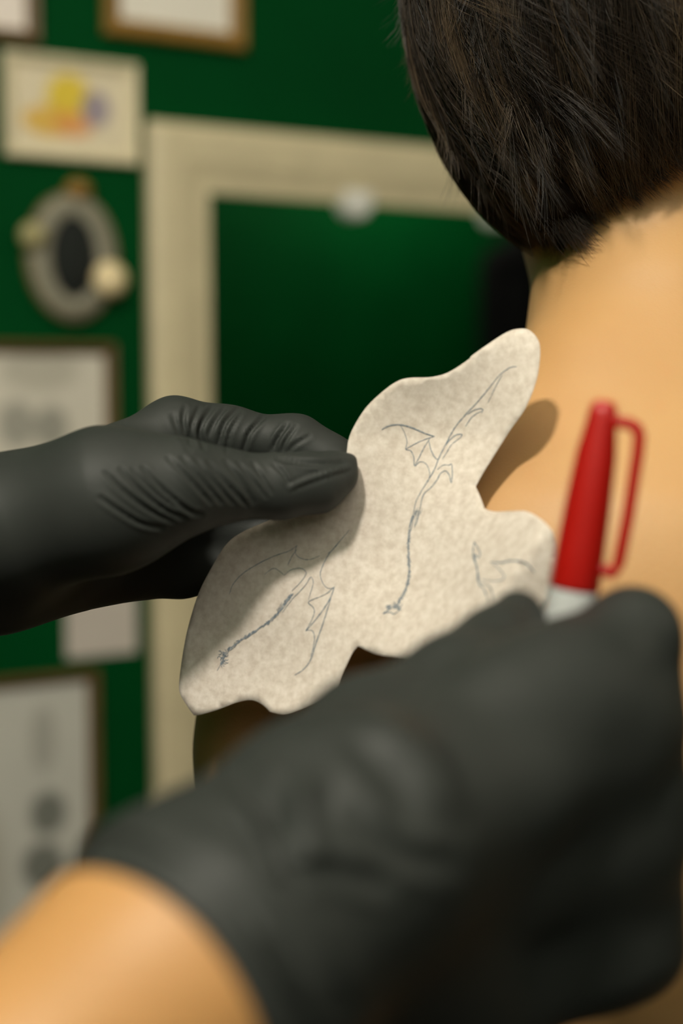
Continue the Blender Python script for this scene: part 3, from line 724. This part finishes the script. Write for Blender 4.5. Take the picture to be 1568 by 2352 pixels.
for q, wd_ in (([(220,1090),(235,1050),(270,1010),(330,970),(400,936),(460,915),(492,893)], 1.8), ([(490,895),(484,920),(500,942),(540,950),(582,935)], 1.6), ([(455,972),(468,942),(490,910)], 1.5),
    ([(470,1075),(500,1046),(520,1020),(527,1000),(506,985),(470,990),(440,1012)], 1.5), ([(440,1012),(400,985),(360,1010)], 1.2), ([(700,832),(672,865),(642,900),(616,932),(596,970),(584,1010),(598,1050),(620,1066),(642,1058)], 1.7),
    ([(642,1058),(602,1090),(538,1118),(555,1140),(560,1162),(546,1200),(526,1234)], 1.9), ([(640,1062),(620,1112),(580,1172),(526,1236)], 2.4), ([(636,1070),(612,1150),(590,1220),(565,1290),(548,1345),(520,1386),(480,1414)], 2.4),
    ([(526,1234),(552,1235),(561,1262),(556,1300),(546,1340)], 1.8), ([(432,1162),(470,1110),(520,1058),(546,1020),(556,1042),(546,1080),(536,1112)], 1.6), ([(660,880),(630,915),(612,925)], 1.4)): ink(q, wd_)
for q, wd_ in (([(1200,880),(1222,920),(1216,942),(1200,932),(1212,990),(1216,1040),(1240,1072),(1256,1116)], 3.2), ([(1265,960),(1310,962),(1350,954),(1402,962),(1442,1002)], 3.6), ([(1270,966),(1302,990),(1320,1022),(1290,1036),(1230,1030)], 2.4),
    ([(1200,880),(1195,930),(1214,1000),(1222,1060)], 2.8), ([(1216,1040),(1262,1060),(1275,1110)], 2.4)): ink(q, wd_)
V = np.concatenate(IV); o = obj('dragon_drawing', V, IF, M['ink'], paper, smooth=False); o.matrix_parent_inverse = Matrix.Translation(-Vector(pl)); o['label'] = 'faint blue-grey dragon line drawings'

# ------------------------------------------------------------------ the marker
T0 = P(1388, 925, .380); T1 = P(1318, 1352, .386); AXM = (T1-T0); CL = np.linalg.norm(AXM); AXM /= CL
ma = np.cross(AXM, FWD); ma /= np.linalg.norm(ma); mb = np.cross(AXM, ma)
if ma[0] < 0: ma = -ma
marker = empty('marker_pen', tuple(T1+AXM*.085), 'red-capped marker pen with a grey barrel held in the gloved fist', 'pen')
def lathe_ax(name, prof, mat, parent, seg=36):
    v = [T0+AXM*h+r*(ma*math.cos(2*math.pi*i/seg)+mb*math.sin(2*math.pi*i/seg)) for (r, h) in prof for i in range(seg)]
    f = [(a*seg+i, a*seg+(i+1) % seg, (a+1)*seg+(i+1) % seg, (a+1)*seg+i) for a in range(len(prof)-1) for i in range(seg)]+[tuple(range(seg)), tuple(range((len(prof)-1)*seg, len(prof)*seg))]
    return fix(obj(name, v, f, mat, parent, loc=tuple(T0+AXM*prof[0][1])))
cap = lathe_ax('cap', [(.0020, -.0006), (.0034, .0006), (.0039, .0025), (.0041, .005), (.0054, .014), (.0062, .028), (.0066, .040), (.0068, CL-.001), (.0066, CL), (.0058, CL)], M['cap'], marker)
lathe_ax('barrel', [(.0060, CL-.004), (.0066, CL+.0005), (.0068, CL+.003), (.0068, CL+.055), (.0055, CL+.065), (.0035, CL+.070), (.0030, CL+.080)], M['barrel'], marker)
lathe_ax('nib', [(.0014, CL+.079), (.0013, CL+.084), (.0006, CL+.086)], M['nib'], marker)
# clip: a bar standing off the cap, joined at both ends
cd = ma*math.cos(.25)-FWD*math.sin(.25); cs_ = np.cross(AXM, cd)
path = [(.0030, .0045), (.0075, .0048), (.0094, .0056), (.0104, .0075), (.0108, .012), (.0110, .030), (.0106, .0425), (.0098, .0450), (.0055, .0445)]
v = []; f = []
for i, (off, hh) in enumerate(path):
    a = path[max(0, i-1)]; b = path[min(len(path)-1, i+1)]; tx, ty = b[0]-a[0], b[1]-a[1]; l = math.hypot(tx, ty); nx, ny = -ty/l, tx/l
    for (sa, sb) in ((1, 1), (1, -1), (-1, -1), (-1, 1)): v.append(T0+cd*(off+nx*.0016*sa)+AXM*(hh+ny*.0016*sa)+cs_*.0022*sb)
for i in range(len(path)-1):
    for j in range(4): f.append((i*4+j, i*4+(j+1) % 4, (i+1)*4+(j+1) % 4, (i+1)*4+j))
f += [(0, 1, 2, 3), tuple(range(len(v)-4, len(v)))]
cl = fix(obj('clip', v, f, M['cap'], None, loc=tuple(T0))); bpy.context.view_layer.update()
cl.parent = cap; cl.location = (0, 0, 0); cl.data.transform(Matrix.Translation(Vector(T0)-Vector(T0+AXM*-.0006)))
bm_ = cl.modifiers.new('bevel', 'BEVEL'); bm_.width = .0005; bm_.segments = 2
